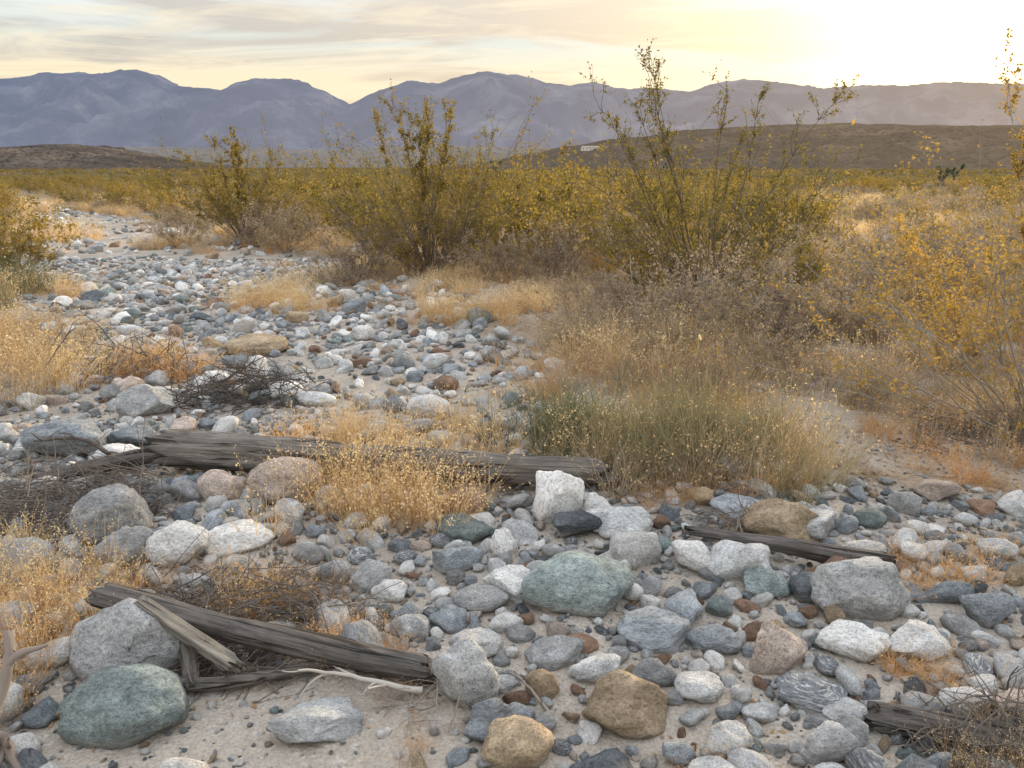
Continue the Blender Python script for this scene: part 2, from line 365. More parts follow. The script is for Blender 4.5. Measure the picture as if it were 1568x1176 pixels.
PX=[a for a,_,_ in hero]; PY=[b for _,b,_ in hero]; PR=[c for _,_,c in hero]
nh=len(PX)
cap=60000; AX=np.zeros(cap);AY=np.zeros(cap);AR=np.zeros(cap)
AX[:nh]=PX;AY[:nh]=PY;AR[:nh]=PR; cnt=nh
LOGS=[(-1.95,4.02,.50,3.80,.10),(-1.45,2.33,-.28,2.13,.06),(-1.3,2.2,-.86,2.05,.06),(.84,3.13,1.5,2.85,.05)]
def nearlog(x,y,r):
    for a,b,c,d,w in LOGS:
        t=max(0,min(1,((x-a)*(c-a)+(y-b)*(d-b))/((c-a)**2+(d-b)**2)))
        if math.hypot(x-a-t*(c-a),y-b-t*(d-b))<w+r*.6: return True
    return False
def clump(x,y):
    return .5+.5*math.sin(2.3*x+1.7*y+.6)*math.cos(1.9*y-2.9*x)
def throw(n,y0,y1,rmin,rmax,over,skew=2.2,dens=1.0):
    global cnt
    for _ in range(n):
        y=math.sqrt(random.uniform(y0*y0,y1*y1)); 
        hw=.80*y+.6
        x=random.uniform(-hw,hw)
        w=float(wash(x,y))
        if random.random()>w*dens: continue
        r=rmin+(rmax-rmin)*random.random()**skew
        if ((x+.75)/.62)**2+((y-1.92)/.27)**2<1 and random.random()<.95: continue
        if ((x-.15)/.75)**2+((y-2.2)/.22)**2<1 and random.random()<.4: continue
        if r>.03 and clump(x,y)<.08 and random.random()<.6: continue
        if r>.025 and nearlog(x,y,r): continue
        a=AR[:cnt]
        d2=(AX[:cnt]-x)**2+(AY[:cnt]-y)**2
        if (d2<((a+r)*over)**2).any(): continue
        AX[cnt]=x;AY[cnt]=y;AR[cnt]=r;cnt+=1
throw(1100,1.5,4.8,.052,.092,.8,1.8)
throw(6500,1.4,4.8,.026,.058,.77,1.7)
throw(9000,1.4,5,.014,.030,.76)
throw(2300,4.4,13,.06,.14,.78)
throw(16000,4.4,15,.028,.066,.76)
throw(6000,12,45,.06,.15,.76)
n=cnt-nh; x=AX[nh:cnt];y=AY[nh:cnt];r=AR[nh:cnt]
fl=rng.uniform(.5,.95,n)
P=np.stack([x,y,hgt(x,y)+r*fl*.36],-1)
R=np.stack([rng.normal(0,.32,n),rng.normal(0,.32,n),rng.uniform(0,6.28,n)],-1)
S=np.stack([r*rng.uniform(1.0,1.5,n),r*rng.uniform(.75,1.05,n),r*fl],-1)
scatter('river_stones',src,P,R,S,rng.integers(0,NS,n))
n=13000; y=np.sqrt(rng.uniform(1.4**2,5.6**2,n)); x=rng.uniform(-1,1,n)*(.8*y+.4)
keep=(rng.random(n)<(.25+.75*wash(x,y)))&(np.sin(4*x+3*y)*np.cos(5*y-3*x+1)+rng.normal(0,.5,n)>-.25)
x=x[keep];y=y[keep];n=len(x); r=.004+.011*rng.random(n)**2.5
P=np.stack([x,y,hgt(x,y)+r*.3],-1); S=np.stack([r*1.2,r,r*.7],-1)
R=np.stack([rng.normal(0,.3,n),rng.normal(0,.3,n),rng.uniform(0,6.28,n)],-1)
scatter('gravel',src,P,R,S,rng.integers(0,NS,n))

# leaf litter and twig fragments
rg=np.random.default_rng(77); n=60000
y=np.sqrt(rg.uniform(1.5**2,9**2,n)); x=rg.uniform(-1,1,n)*(.8*y+.4)
pr=.14+.86*(1-wash(x,y)); pr=pr*(.35+.65*(np.sin(2.3*x+y)*np.cos(1.7*y-x)>-.2))
k=rg.random(n)<pr; x=x[k];y=y[k];n=len(x)
z=hgt(x,y)+.004; a=rg.uniform(0,6.28,n); L=rg.uniform(.004,.02,n); W=L*rg.uniform(.12,.5,n)
dx=np.stack([np.cos(a)*L,np.sin(a)*L,rg.normal(0,.25,n)*L],-1); dy=np.stack([-np.sin(a)*W,np.cos(a)*W,rg.normal(0,.3,n)*W],-1)
c=np.stack([x,y,z],-1); b=MB(); b.add(np.stack([c-dx,c+dy,c+dx,c-dy],1).reshape(-1,3),np.arange(n*4).reshape(-1,4))
link(bpy.data.objects.new('leaf_litter',b.mesh('leaf_litter',[M_litter],False)))

# ------------------------------------------------------------------ plants
def creosote(name,seed,Hh,Rr,stems,nleaf,leaf,mats,tall=(),r0=.012,kids=7,gk=4,tiltmax=58,first=3):
    rg=np.random.default_rng(seed); b=MB(); LP=[]
    def branch(p0,d,L,rad,n,jit,up,leafy,kids,sp=.55,kl=(.14,.36),gk=gk,lo=None):
        m=grow(p0,d,L,n,jit,up,rg); b.add(*tube(m,np.linspace(rad,rad*.22,n+1),4),0)
        for _ in range(kids):
            i=int(rg.integers(lo or max(2,n//first),n+1)); dd=m[i]-m[i-1]; dd/=np.linalg.norm(dd)
            d2=dd+rg.normal(0,sp,3); d2[2]+=.15
            L2=L*rg.uniform(*kl); c=grow(m[i],d2,L2,6,.16,.04,rg)
            b.add(*tube(c,np.linspace(rad*.38,rad*.12,7),3),0)
            for _ in range(gk):
                j=int(rg.integers(1,7)); d3=c[j]-c[j-1]; d3/=np.linalg.norm(d3); d3=d3+rg.normal(0,.6,3); d3[2]+=.15
                g=grow(c[j],d3,L2*rg.uniform(.25,.55),3,.15,.06,rg)
                b.add(*tube(g,np.linspace(rad*.16,rad*.07,4),3),0)
                k=int(nleaf*rg.uniform(.2,1.6)*leafy)
                if k>0:
                    t=rg.uniform(.2,3,k); i0=np.minimum(t.astype(int),2); f=(t-i0)[:,None]
                    LP.append(g[i0]*(1-f)+g[i0+1]*f+rg.normal(0,leaf*.8,(k,3)))
            k=int(nleaf*leafy*.8)
            if k>0:
                t=rg.uniform(2,6,k); i0=np.minimum(t.astype(int),5); f=(t-i0)[:,None]
                LP.append(c[i0]*(1-f)+c[i0+1]*f+rg.normal(0,leaf*.8,(k,3)))
    for s in range(stems):
        az=rg.uniform(0,6.283); tl=math.radians(tiltmax)*math.sqrt(rg.uniform(.02,1))
        L=min(Hh/math.cos(tl),Rr/max(math.sin(tl),.05))*rg.uniform(.6,1.05)
        d=(math.sin(tl)*math.cos(az),math.sin(tl)*math.sin(az),math.cos(tl))
        branch((rg.normal(0,.07),rg.normal(0,.07),-.03),d,L,r0*rg.uniform(.5,1.15),9,.10,.03,rg.uniform(.2,1.5),kids)
    for (dx,dy,hz,lf) in tall:
        d=np.array((dx,dy,hz),float); L=np.linalg.norm(d)*1.0
        branch((0,0,-.03),d,L,r0*1.0,12,.055,.02,lf,kids+5,.33,(.06,.17),5,6)
    if LP: b.add(*leaves(np.concatenate(LP),leaf,rg),1)
    return b.mesh(name,mats)

def place(name,me,x,y,rot=0,s=1):
    o=link(bpy.data.objects.new(name,me)); o.location=(x,y,float(hgt(x,y))); o.rotation_euler=(0,0,rot); o.scale=(s,s,s); return o
me=creosote('creosote_bush',11,1.5,1.4,38,7,.017,[M_twig,M_leaf],tall=[(-.85,.1,2.55,1.1),(-.55,.0,2.3,1.),(.15,0,2.35,1.),(-.35,.2,2.2,1.),(1.05,.1,2.3,1.1),(.8,.3,2.2,1.),(-1.15,.1,1.9,1),(.35,.1,2.1,1.),(-.95,.0,2.3,1.),(-.75,.0,2.45,1.)],r0=.010,kids=8)
place('creosote_bush',me,2.15,8.6)
me=creosote('creosote_bush',12,1.85,1.9,56,10,.020,[M_twig,M_leaf],tall=[(-.45,0,2.5,1.5),(.1,.3,2.5,1.5),(-.9,.1,2.2,1.4),(.5,0,2.3,1.3),(.9,0,2.1,1.1),(-.2,.0,2.4,1.4),(.25,.0,2.3,1.4),(-.3,.1,2.2,1.4),(.0,.1,2.3,1.4)],r0=.011,kids=8)
place('creosote_bush',me,-1.3,12)
me=creosote('creosote_bush',13,1.8,2.0,50,11,.025,[M_twig,M_leaf],tall=[(-.9,0,2.2,1.3),(-.2,.3,2.3,1.3),(.4,.1,2.1,1.3),(.0,.1,2.1,1.2),(-.6,.1,2.1,1.3)],r0=.012)
place('creosote_bush',me,-6.2,18)
me=creosote('creosote_bush',14,1.15,2.0,66,10,.0125,[M_ptwig,M_leafamber],tall=[(-.25,.25,2.3,1.3),(-.1,.2,2.1,1.3),(-.4,.1,1.9,1.3)],r0=.0065,tiltmax=78,kids=8)
place('creosote_bush',me,3.3,4.65)

bsrc=bpy.data.collections.new('shrub_variants')
def addsrc(c,nm,me): c.objects.link(bpy.data.objects.new(nm,me))
for k in range(4):
    addsrc(bsrc,'shrub_%02d'%k,creosote('shrub_%02d'%k,30+k,1.25,1.0,22,7,.034,[M_twig,M_leaf],kids=6,gk=3,r0=.011))
for k in range(3):   # grey dry scrub
    addsrc(bsrc,'shrub_%02d'%(4+k),creosote('shrub_%02d'%(4+k),40+k,.7,.8,30,5,.018,[M_gray,M_gray],kids=7,gk=4,r0=.007,tiltmax=75))
addsrc(bsrc,'shrub_07',creosote('shrub_07',50,1.05,1.0,22,8,.030,[M_twig,M_leafamber],kids=6,gk=3,r0=.011))

def tuft(name,seed,n,Hh,Rr,lean,width,mats,heads=4,hs=.007,base=.3):
    rg=np.random.default_rng(seed); b=MB()
    nc=7; cxy=rg.normal(0,Rr*base*.6,(nc,2)); ch=rg.uniform(.55,1.1,nc); ci=rg.integers(0,nc,n)
    a=rg.uniform(0,6.283,n); rr=Rr*.22*np.sqrt(rg.random(n))
    P0=np.stack([rr*np.cos(a)+cxy[ci,0],rr*np.sin(a)+cxy[ci,1],np.full(n,-.01)],-1)
    a2=a+rg.normal(0,.7,n); le=lean*rg.random(n)*1.3; L=Hh*ch[ci]*rg.uniform(.35,1.1,n)/np.sqrt(1+le**2*.5)
    dr=np.stack([np.cos(a2),np.sin(a2),np.zeros(n)],-1)
    th=rg.uniform(0,6.283,n); side=np.stack([np.cos(th),np.sin(th),np.zeros(n)],-1)
    T=[0,.35,.7,1.0]; W=[1,.85,.6,.25]; rings=[]; C=[]
    kink=rg.normal(0,.06,(n,3))*Hh
    for t,w in zip(T,W):
        c=P0+L[:,None]*(t*np.array([0,0,1.])+ (le*t**1.5)[:,None]*dr)+kink*math.sin(t*3.1)
        C.append(c); rings.append(c-side*width*w*.5); rings.append(c+side*width*w*.5)
    V=np.stack(rings,1).reshape(-1,3); base_i=np.arange(n)[:,None]*8
    F=np.concatenate([base_i+np.array([[k*2,k*2+1,k*2+3,k*2+2]]) for k in range(3)],0)
    b.add(V,F,0)
    if heads:
        t=rg.uniform(.35,1,(n,heads)); A=C[2][:,None,:]; B=C[3][:,None,:]
        HP=A+(B-A)*t[:,:,None]+rg.normal(0,hs*1.1,(n,heads,3))
        sel=rg.random(n)<.6
        b.add(*leaves(HP[sel].reshape(-1,3),hs,rg,1.6),1)
    return b.mesh(name,mats,False)
gsrc=bpy.data.collections.new('grass_variants')
for k in range(4): addsrc(gsrc,'grass_%02d'%k,tuft('grass_%02d'%k,60+k,340,.38,.36,.9,.0032,[M_gold,M_head],5,.008,.8))
for k in range(2): addsrc(gsrc,'grass_%02d'%(4+k),tuft('grass_%02d'%(4+k),70+k,260,.2,.3,1.3,.0028,[M_orange,M_gold],3,.006,.9))
addsrc(gsrc,'grass_06',tuft('grass_06',80,560,.60,.5,.75,.0030,[M_olive,M_gold],1,.006,.7))
addsrc(gsrc,'grass_07',tuft('grass_07',81,560,.50,.5,.8,.0034,[M_dgreen,M_dgreen],0,.006,.6))
addsrc(gsrc,'grass_08',tuft('grass_08',82,380,.5,.5,.85,.0045,[M_gold,M_head],5,.012,.8))
addsrc(gsrc,'grass_09',tuft('grass_09',83,300,.36,.45,1.1,.0045,[M_gray,M_gold],3,.009,.9))

T=[(0,-.62,3.62,1.05),(1,-.80,3.55,1.0),(2,-.50,3.60,.9),(3,-.95,3.66,.75),(1,-.7,3.7,1.0),(3,-.6,3.66,1.0),
 (0,-.9,4.3,.8),(1,-.55,4.35,.9),(2,-1.15,4.4,.85),(3,-.25,4.4,.7),(4,-.7,4.5,1.3),(4,-.1,4.25,1.1),(5,-1.3,4.45,1.2),
 (8,-3.05,9.5,.9),(8,-2.7,9.3,.65),(0,-3.2,9.7,1.2),(4,-2.4,9.3,1.5),(4,-3.4,9.2,1.5),(8,-3.0,9.6,1.0),
 (8,-3.95,5.7,1.05),(8,-4.2,5.9,1.15),(0,-3.5,5.9,1.1),(0,-3.5,6.1,1.2),(9,-4.0,6.4,1.3),(8,-4.4,6.6,1.1),(9,-3.7,5.4,1.1),(8,-4.6,7.2,1.1),(0,-4.3,5.3,1.2),
 (4,-3.0,6.3,1.6),(5,-2.7,6.1,1.4),(5,-3.2,6.5,1.6),(4,-2.5,6.4,1.2),(0,-3.2,6.6,.8),(5,-2.9,6.2,1.4),
 (7,-6.6,10.3,1.2),(8,-6.2,10.5,.9),(7,-7.1,10.4,1.2),(0,-5.8,10.2,1.1),(9,-6.9,9.8,1.3),(8,-6.8,9.6,1.0),
 (8,-.7,8.7,.75),(8,-.3,8.6,.8),(0,.0,8.8,1.1),(4,-.9,8.5,1.4),(8,.35,9.0,.8),(4,-1.6,9.6,1.2),(8,-1.0,9.0,.7),(0,-.5,8.4,1.0),(8,.0,8.3,.7),
 (5,-1.02,2.72,.85),(4,-.98,2.65,.9),(1,-1.0,2.68,.5),(5,-.90,2.7,.8),(5,-.60,2.36,.7),(4,-.5,2.42,.6),(5,-.45,2.3,.6),(4,-.75,2.5,.6),
 (0,-1.62,2.45,.6),(1,-1.7,2.65,.65),(5,-1.75,2.35,.9),(4,-1.6,2.75,.8),(0,-2.0,2.6,.65),(5,-1.45,2.75,.7),(4,-1.9,2.2,1.0),(5,-2.0,2.4,.9),(0,-1.65,2.2,.55),(5,-1.6,2.05,.8),(1,-1.8,2.5,.6),(2,-1.95,2.9,.6),
 (6,.75,4.0,.9),(6,1.05,3.95,1.05),(6,1.3,4.0,.9),(6,1.1,4.2,1.0),(6,.65,4.25,.8),(6,.9,4.1,1.0),(7,.28,4.4,1.1),(7,.42,4.35,1.05),(7,.2,4.5,1.0),(7,1.0,4.1,.9),(7,.8,4.2,.9),(7,1.2,4.1,.8),(0,.5,4.25,1.1),(1,.45,4.3,1.0),(9,1.5,4.1,1.1),(9,.9,3.85,1.0),(0,1.5,4.15,.8),(9,1.2,3.8,.9),(9,.7,3.85,.9),
 (4,.65,3.72,.9),(4,.95,3.68,.9),(5,1.2,3.7,.9),(5,1.45,3.75,.9),(1,1.4,3.85,.6),(3,.85,3.7,.5),
 (4,1.72,2.85,.7),(5,1.6,2.95,.7),(5,1.85,2.8,.8),(4,1.95,3.0,.8),(5,1.35,2.12,.5),(4,1.45,2.2,.55),(5,1.3,2.22,.45),(5,.62,1.78,.45),(4,.5,1.76,.4),(1,1.3,1.78,.36),(0,1.42,1.82,.34),
 (5,-.35,2.13,.35),(4,-.25,1.9,.35),(5,1.05,3.3,.5),(4,1.1,3.22,.45),
 (4,.5,5.6,1.4),(5,.2,5.3,1.2),(0,.4,6.0,.9),(5,.1,6.2,1.3),(4,2.6,4.0,1.1),(5,2.9,3.9,1.1),(5,2.4,3.8,.9),(9,2.9,4.4,1.0),(9,3.3,4.3,1.0),
 (9,.8,5.6,1.1),(9,1.2,5.3,1.1),(9,1.6,5.5,1.1),(4,1.0,5.0,1.3),(5,1.5,4.9,1.3),(9,2.4,5.4,1.0),(8,1.0,5.9,.6),(9,1.4,6.1,1.2),(0,1.8,5.9,.8),(9,.9,6.4,1.2),(5,2.3,4.5,1.0),(0,2.7,5.7,.7),
 (0,-11.3,19,2.0),(8,-11.8,19.3,1.6),(8,-11.0,19.6,1.4),(7,-14.5,20,1.8)]
P=[];R=[];S=[];I=[]
def put(v,x,y,s,zs=1):
    P.append((x,y,float(hgt(x,y)))); R.append((0,0,random.uniform(0,6.28))); S.append((s,s,s*zs)); I.append(v)
for v,x,y,s in T: put(v,x,y,s)
for _ in range(4600):
    y=math.sqrt(random.uniform(25,45*45)) if random.random()<.75 else math.sqrt(random.uniform(25,150*150))
    x=random.uniform(-.85*y-1,.85*y+1)
    if wash(x,y)>.12 and random.random()>.012: continue
    if y<7 and x<2.2 and x>-.5 and y<5.4: continue
    if clump(x*.45,y*.35)<.36 and random.random()<.85: continue
    v=random.choice([0,1,2,3,4,5,8,8,9,9,9,7 if random.random()<.4 else 8])
    put(v,x,y,random.uniform(.55,1.25)*(1 if y<30 else 1.5)*(1.0 if v!=8 else .7),random.uniform(.75,1.1))
for bx,by,br,cn in ((2.25,8.3,1.6,60),(-1.3,11.8,2.0,40),(-6.2,17.6,2.4,35),(3.9,5.0,1.3,26),(2.6,6.6,1.2,18),(1.2,7.0,.9,22),(7,9.5,3,40)):
    for _ in range(cn):
        a=random.uniform(0,6.28); q=br*math.sqrt(random.random()); x=bx+q*math.cos(a); y=by+q*math.sin(a)*.8
        put(random.choice([9,9,9,4,5,0,1,8]),x,y,random.uniform(.6,1.1)*(.7 if by<7 else 1))
scatter('dry_grass',gsrc,P,R,S,I)
P=[];R=[];S=[];I=[]
B=[(4,1.2,7.2,.95),(5,1.9,7.3,1.0),(6,2.7,7.5,1.0),(4,.7,7.9,.8),(5,1.5,6.6,.75),(6,2.3,6.5,.8),(4,3.2,7.0,.9),(5,.6,6.9,.6),(0,1.4,8.4,.65),(2,2.9,8.3,.7),
 (5,1.9,5.9,.6),(4,1.1,6.2,.6),
 (4,4.4,9,1.1),(5,5.4,9.5,1.1),(6,4.2,10.5,1.0),(4,6.2,11,1.2),(6,2.0,10.5,1.2),(5,.6,11,1.2),(4,-.2,11.3,1.1),(5,-2.3,11.5,1.1),(6,-4.6,15.8,1.2),(4,-7.4,17.5,1.3),(5,-5.2,17,1.2),
 (0,-17.0,25,1.0),(7,-18.5,26,1.0),(1,.9,14,1.1),(2,3.0,16,1.15),(0,-3.2,17,1.15),(3,-1.0,19,1.2),(7,5.5,15,1.0),(1,1.8,12.8,1.0),(2,2.6,20,1.3),(7,4.9,6.4,.9),(3,-4.1,20,1.2),
 (1,.5,12.2,1.0),(0,2.2,13.5,1.1),(3,3.6,13,1.0),(2,4.6,14,1.1),(1,6.0,17,1.1),(0,-.1,15.5,1.2),(3,1.4,17.5,1.3),(2,-2.4,15,1.2),(7,4.6,8.2,.8),(7,3.6,6.2,.6),
 (4,5.2,7.6,1.0),(5,6.0,8.6,1.0),(6,7.2,10,1.1),(4,8,12,1.2),(5,9,14,1.2),(6,7,13,1.1),(4,10,16,1.3),(5,5.5,12,1.0)]
for v,x,y,s in B: put(v,x,y,s)
for _ in range(3200):
    u=random.random()
    if u<.18: y=math.sqrt(random.uniform(100,40*40))
    elif u<.45: y=math.sqrt(random.uniform(900,110*110))
    else: y=math.sqrt(random.uniform(6400,640*640))
    x=random.uniform(-.85*y-1,.85*y+1)
    if wash(x,y)>.02: continue
    if x>.3*y and y<60: v=random.choice([4,5,6,4,5,6,4,0])
    elif x>.3*y: v=random.choice([4,5,6,0,1,7,3])
    else: v=random.choice([0,1,2,3,7,4,5,6,1])
    s=random.uniform(.6,1.15)
    if y<40: s*=.85
    if y>250: s*=1.6
    put(v,x,y,s,random.uniform(.75,1))
scatter('desert_scrub',bsrc,P,R,S,I)

# ------------------------------------------------------------------ driftwood
def log(name,p0,p1,r0,r1,seed,mat,bend=.02,squash=1.0,jag=.05,flat=False):
    p0=Vector(p0);p1=Vector(p1); d=p1-p0; L=d.length; n=110; k=36; b=MB()
    V=np.zeros((n+4,k,3))
    for i in range(n+4):
        ii=min(max(i-2,0),n-1); t=ii/(n-1); x=t*L
        endf={0:.02,1:.72,n+2:.72,n+3:.02}.get(i,1.0)
        cy=bend*math.sin(t*3.1+seed)+.01*noise.noise(Vector((x*3,seed,0))); cz=bend*.5*math.sin(t*4.3+seed*2)
        for j in range(k):
            a=2*math.pi*j/k; c,s=math.cos(a),math.sin(a)
            r=r0+(r1-r0)*t
            q=1+.20*noise.noise(Vector((x*2.2,c*1.2+seed,s*1.2)))+.12*noise.noise(Vector((x*3,c*5+seed,s*5)))
            cr=noise.noise(Vector((x*1.5+seed,c*4.5,s*4.5))); q-=.5*max(0,.22-abs(cr))*(1 if cr>-.3 else 0)
            if flat: q*=.62/max(abs(c),abs(s)*1.15,.62)
            jx=jag*(noise.noise(Vector((c*2.5,s*2.5,seed+ (0 if t<.5 else 9))))-.1)
            e=max(0,1-min(t,1-t)*L/.09)
            V[i,j]=(x+jx*e*(-1 if t<.5 else 1), cy+c*r*q*endf, cz+s*r*q*endf*squash)
    N_=n+4; i=np.arange(N_-1)[:,None]; j=np.arange(k)[None,:]; kk=(j+1)%k
    b.add(V,np.stack([i*k+j,i*k+kk,(i+1)*k+kk,(i+1)*k+j],-1).reshape(-1,4))
    o=link(bpy.data.objects.new(name,b.mesh(name,[mat])))
    o.location=p0; o.rotation_mode='QUATERNION'; o.rotation_quaternion=d.to_track_quat('X','Z'); return o
log('weathered_log',(-1.93,4.00,.13),(.50,3.80,.08),.105,.072,1.3,M_wood,.02,jag=.12)
log('weathered_log',(-1.42,2.42,.17),(-.28,2.14,.055),.043,.046,4.1,M_wood2,.02,jag=.1)
log('split_log',(-1.25,2.29,.21),(-.87,2.12,.09),.037,.047,7.7,M_wood3,.008,.75,.05,True)
log('weathered_log',(.80,3.15,.06),(1.52,2.84,.07),.022,.046,9.2,M_wood2,.015,jag=.08)
log('weathered_log',(1.08,1.97,.03),(1.62,1.74,.05),.045,.04,12.2,M_wood2,.01)
log('weathered_log',(-2.5,3.75,.05),(-1.85,4.05,.12),.035,.05,15.2,M_wood2,.02)
log('weathered_log',(-1.2,2.14,.03),(-.45,2.20,.03),.018,.022,17.2,M_wood,.03)
log('weathered_log',(-1.12,2.28,.09),(-1.02,2.12,.02),.03,.025,19.2,M_wood,.01)

def branchy(name,seed,p0,d,L,r,mat,kids=6,jit=.18):
    rg=np.random.default_rng(seed); b=MB()
    m=grow(p0,d,L,14,jit,0,rg); b.add(*tube(m,np.linspace(r,r*.3,15),8))
    for _ in range(kids):
        i=int(rg.integers(3,14)); dd=(m[i]-m[i-1]); dd/=np.linalg.norm(dd); dd=dd+rg.normal(0,.6,3); dd[2]=abs(dd[2])*.4
        c=grow(m[i],dd,L*rg.uniform(.15,.4),8,.2,0,rg); b.add(*tube(c,np.linspace(r*.5,r*.15,9),6))
    return link(bpy.data.objects.new(name,b.mesh(name,[mat])))
branchy('driftwood_branch',1,(-.28,2.07,.04),(-1,-.12,.02),.40,.011,M_ptwig,5,.13)
branchy('driftwood_branch',2,(.12,1.98,.01),(-.15,.5,.02),.2,.008,M_twig,3,.12)
branchy('driftwood_branch',3,(-1.42,1.72,.0),(-.15,.45,.55),.42,.030,M_twig,4,.12)
branchy('driftwood_branch',4,(-1.55,1.9,.0),(.5,-.2,.25),.35,.022,M_twig,3,.15)
branchy('driftwood_branch',5,(-2.15,4.0,.05),(-.5,-.1,.55),.5,.016,M_dtwig,8,.16)
branchy('driftwood_branch',6,(-1.35,2.05,.02),(1,.02,.02),.75,.008,M_twig,6,.1)

def pile(name,seed,x,y,rx,ry,n,hmax,L,mat,r=.004):
    rg=np.random.default_rng(seed); b=MB()
    for _ in range(n):
        a=rg.uniform(0,6.283); q=math.sqrt(rg.random()); px=x+rx*q*math.cos(a); py=y+ry*q*math.sin(a)
        t=rg.uniform(0,6.283); d=(math.cos(t),math.sin(t),rg.normal(.12,.25)); l=L*rg.uniform(.4,1.2)
        z=float(hgt(px,py))+hmax*(1-q*q)*rg.random()+.005
        m=grow((px-d[0]*l/2,py-d[1]*l/2,z),d,l,8,.16,-.01,rg); m[:,2]=np.maximum(m[:,2],float(hgt(px,py))+.003)
        rr=r*rg.uniform(.4,1.6); b.add(*tube(m,np.linspace(rr,rr*.4,9),4))
        for _ in range(2):
            i=int(rg.integers(2,8)); c=grow(m[i],np.array(d)+rg.normal(0,.6,3),l*.3,5,.2,0,rg); b.add(*tube(c,np.linspace(rr*.5,rr*.2,6),3))
    return link(bpy.data.objects.new(name,b.mesh(name,[mat])))
pile('dead_branch_pile',1,-1.0,2.58,.42,.2,220,.13,.34,M_dtwig,.003)
pile('dead_branch_pile',2,-1.95,5.35,.5,.28,260,.22,.4,M_dtwig,.004)
pile('dead_branch_pile',3,-2.15,3.45,.45,.34,420,.22,.4,M_dtwig,.003)
pile('dead_branch_pile',4,1.35,1.88,.24,.14,190,.11,.24,M_dtwig,.003)
pile('dead_branch_pile',5,-3.3,6.2,.6,.3,120,.2,.6,M_twig,.006)
pile('dead_branch_pile',6,2.2,7.5,1.3,.5,260,.45,.9,M_ptwig,.006)
pile('dead_branch_pile',7,-.95,2.25,.35,.12,140,.06,.25,M_twig,.0025)
pile('dead_branch_pile',8,1.05,3.25,.18,.12,60,.07,.25,M_twig,.003)
pile('dead_branch_pile',9,3.1,4.4,.7,.4,160,.1,.4,M_twig,.0025)
pile('dead_branch_pile',10,-.25,2.05,.15,.12,40,.03,.2,M_twig,.002)

# ------------------------------------------------------------------ joshua trees and far building
def joshua(seed,x,y,Hh):
    rg=np.random.default_rng(seed); b=MB(); tips=[]
    m=grow((0,0,-.1),(0,0,1),Hh*.55,8,.05,.02,rg); b.add(*tube(m,np.linspace(.16,.11,9),8),0); tips.append((m[-1],m[-1]-m[-2]))
    for k in range(6):
        i=int(rg.integers(4,9)); a=rg.uniform(0,6.28); d=(math.cos(a)*.8,math.sin(a)*.8,.7)
        c=grow(m[i],d,Hh*rg.uniform(.25,.45),6,.12,.12,rg); b.add(*tube(c,np.linspace(.09,.07,7),8),0); tips.append((c[-1],c[-1]-c[-2]))
    for p,d in tips:
        n=160; v=rg.normal(0,1,(n,3)); v/=np.linalg.norm(v,axis=1)[:,None]; v[:,2]+=.25
        s=rg.normal(0,1,(n,3)); s-=(s*v).sum(1)[:,None]*v; s/=np.linalg.norm(s,axis=1)[:,None]
        c=p+rg.normal(0,.05,(n,3)); L=.28
        b.add(np.stack([c-s*.02,c+s*.02,c+v*L+s*.003,c+v*L-s*.003],1).reshape(-1,3),np.arange(n*4).reshape(-1,4),1)
    place('joshua_tree',b.mesh('joshua_tree',[M_twig,M_dgreen]),x,y)
joshua(1,38,70,2.4); joshua(2,-1.5,85,3.4); joshua(3,61,110,3.2); joshua(4,28,150,4.2)

def building(x,y,z,w,d,h):
    root=link(bpy.data.objects.new('desert_house',None)); root.location=(x,y,z)
    mw,nt=newmat('white_stucco'); pos=N(nt,'ShaderNodeNewGeometry').outputs['Position']
    out(nt,principled(nt,ramp(nt,nz(nt,pos,.8),[(.3,(.66,.62,.56)),(.7,(.8,.77,.7))]),.9))
    mr,nt=newmat('roof_shingle'); pos=N(nt,'ShaderNodeNewGeometry').outputs['Position']
    out(nt,principled(nt,ramp(nt,nz(nt,pos,2),[(.3,(.3,.26,.23)),(.7,(.45,.4,.36))]),.9))
    mg,nt=newmat('window_glass'); pos=N(nt,'ShaderNodeNewGeometry').outputs['Position']
    out(nt,principled(nt,ramp(nt,nz(nt,pos,2),[(.3,(.04,.05,.06)),(.7,(.07,.08,.1))]),.2))
    def box(nm,c,s,mt):
        b=MB(); v=[(c[0]+sx*s[0]/2,c[1]+sy*s[1]/2,c[2]+sz*s[2]/2) for sx in(-1,1) for sy in(-1,1) for sz in(-1,1)]
        b.add(v,[(0,1,3,2),(4,6,7,5),(0,4,5,1),(2,3,7,6),(0,2,6,4),(1,5,7,3)]); o=link(bpy.data.objects.new(nm,b.mesh(nm,[mt],False))); o.parent=root
    box('walls',(0,0,h/2),(w,d,h),mw)
    b=MB(); b.add([(-w/2-.5,-d/2-.5,h),(w/2+.5,-d/2-.5,h),(w/2+.5,d/2+.5,h),(-w/2-.5,d/2+.5,h),(-w/2+1,0,h+1.8),(w/2-1,0,h+1.8)],[(0,1,5,4),(2,3,4,5)])
    o=link(bpy.data.objects.new('roof',b.mesh('roof',[mr],False))); o.parent=root
    for k in range(5):
        box('window_%d'%(k+1),(-w/2+w*(k+.5)/5,-d/2-.03,h*.55),(1.4,.1,1.2),mg)
building(105,1080,31,24,9,4.5)

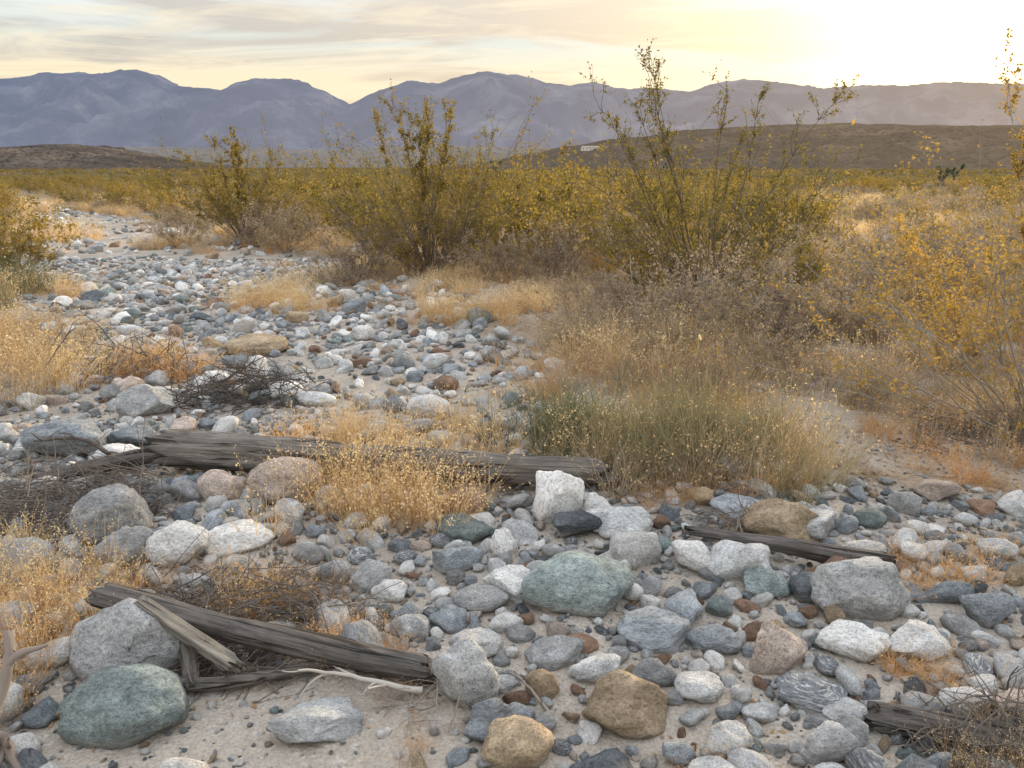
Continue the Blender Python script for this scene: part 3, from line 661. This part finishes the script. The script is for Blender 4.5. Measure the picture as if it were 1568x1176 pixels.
# ------------------------------------------------------------------ world, sun, camera
SE=math.radians(11.5); SR=math.radians(30)
sd=Vector((math.sin(SR)*math.cos(SE),math.cos(SR)*math.cos(SE),math.sin(SE)))
w=bpy.data.worlds.new('World'); scene.world=w; w.use_nodes=True; nt=w.node_tree; nt.nodes.clear()
sky=N(nt,'ShaderNodeTexSky',sky_type='NISHITA'); sky.sun_disc=False; sky.sun_elevation=SE; sky.sun_rotation=SR; sky.dust_density=2
bg1=N(nt,'ShaderNodeBackground'); nt.links.new(sky.outputs[0],bg1.inputs[0]); bg1.inputs[1].default_value=.10
g=N(nt,'ShaderNodeTexCoord').outputs['Generated']
s=N(nt,'ShaderNodeSeparateXYZ'); nt.links.new(g,s.inputs[0])
zz=mth(nt,'MAXIMUM',s.outputs[2],0)
base=ramp(nt,zz,[(0,(1.05,.87,.56)),(.11,(1.08,.93,.66)),(.15,(.84,.88,.82)),(.26,(1.25,1.28,1.30)),(.6,(1.75,1.85,2.0)),(1,(1.7,1.84,2.08))])
den=mth(nt,'ADD',zz,.07)
cx=mth(nt,'DIVIDE',s.outputs[0],den); cy=mth(nt,'DIVIDE',s.outputs[1],den)
cb=N(nt,'ShaderNodeCombineXYZ'); nt.links.new(mth(nt,'MULTIPLY',cx,.62),cb.inputs[0]); nt.links.new(mth(nt,'MULTIPLY',cy,1.15),cb.inputs[1]); cb.inputs[2].default_value=3.3
c1=nz(nt,cb.outputs[0],1.0,8,.58,.6)
bias=N(nt,'ShaderNodeMapRange'); nt.links.new(zz,bias.inputs[0]); bias.inputs[1].default_value=.11; bias.inputs[2].default_value=.165; bias.inputs[3].default_value=-.06; bias.inputs[4].default_value=.07
cm=ramp(nt,mth(nt,'ADD',c1,bias.outputs[0]),[(.45,(0,0,0)),(.60,(1,1,1))])
# the cloud veil thins out high overhead
veil=mth(nt,'SUBTRACT',.82,mth(nt,'MULTIPLY',zz,.7),True)
dt=N(nt,'ShaderNodeVectorMath',operation='DOT_PRODUCT'); nt.links.new(g,dt.inputs[0]); dt.inputs[1].default_value=sd
dp=mth(nt,'MAXIMUM',dt.outputs['Value'],0)
ccol=ramp(nt,dp,[(.55,(.56,.52,.49)),(.84,(.74,.60,.47)),(.96,(1.0,.74,.46))])
col=mixc(nt,mth(nt,'MULTIPLY',cm,veil),base,ccol)
c2=nz(nt,cb.outputs[0],2.1,7,.62,.8)
col=mixc(nt,mth(nt,'MULTIPLY',ramp(nt,c2,[(.50,(0,0,0)),(.64,(1,1,1))]),mth(nt,'MULTIPLY',veil,.75)),col,(1.12,.97,.72))
gl=mth(nt,'ADD',mth(nt,'MULTIPLY',mth(nt,'POWER',dp,75.),2.0),mth(nt,'MULTIPLY',mth(nt,'POWER',dp,12.),.22))
glc=N(nt,'ShaderNodeVectorMath',operation='SCALE'); glc.inputs[0].default_value=(1.0,.76,.38); nt.links.new(gl,glc.inputs['Scale'])
col=mixc(nt,1.0,col,glc.outputs[0],'ADD')
bg2=N(nt,'ShaderNodeBackground'); nt.links.new(col,bg2.inputs[0]); bg2.inputs[1].default_value=1.0
ms=N(nt,'ShaderNodeMixShader'); ms.inputs[0].default_value=.94
nt.links.new(bg1.outputs[0],ms.inputs[1]); nt.links.new(bg2.outputs[0],ms.inputs[2])
wo=N(nt,'ShaderNodeOutputWorld'); nt.links.new(ms.outputs[0],wo.inputs[0])

sl=bpy.data.lights.new('sun','SUN'); sl.energy=5.0; sl.angle=math.radians(1.5); sl.color=(1,.78,.50)
so=link(bpy.data.objects.new('sun',sl)); so.rotation_mode='QUATERNION'; so.rotation_quaternion=sd.to_track_quat('Z','Y'); so.location=(20,40,15)

cam=bpy.data.cameras.new('camera'); cam.lens=27.05; cam.sensor_width=36; cam.clip_start=.05; cam.clip_end=30000
co=link(bpy.data.objects.new('camera',cam)); co.location=(0,0,1.6); co.rotation_euler=(math.radians(74.7),0,0)
scene.camera=co
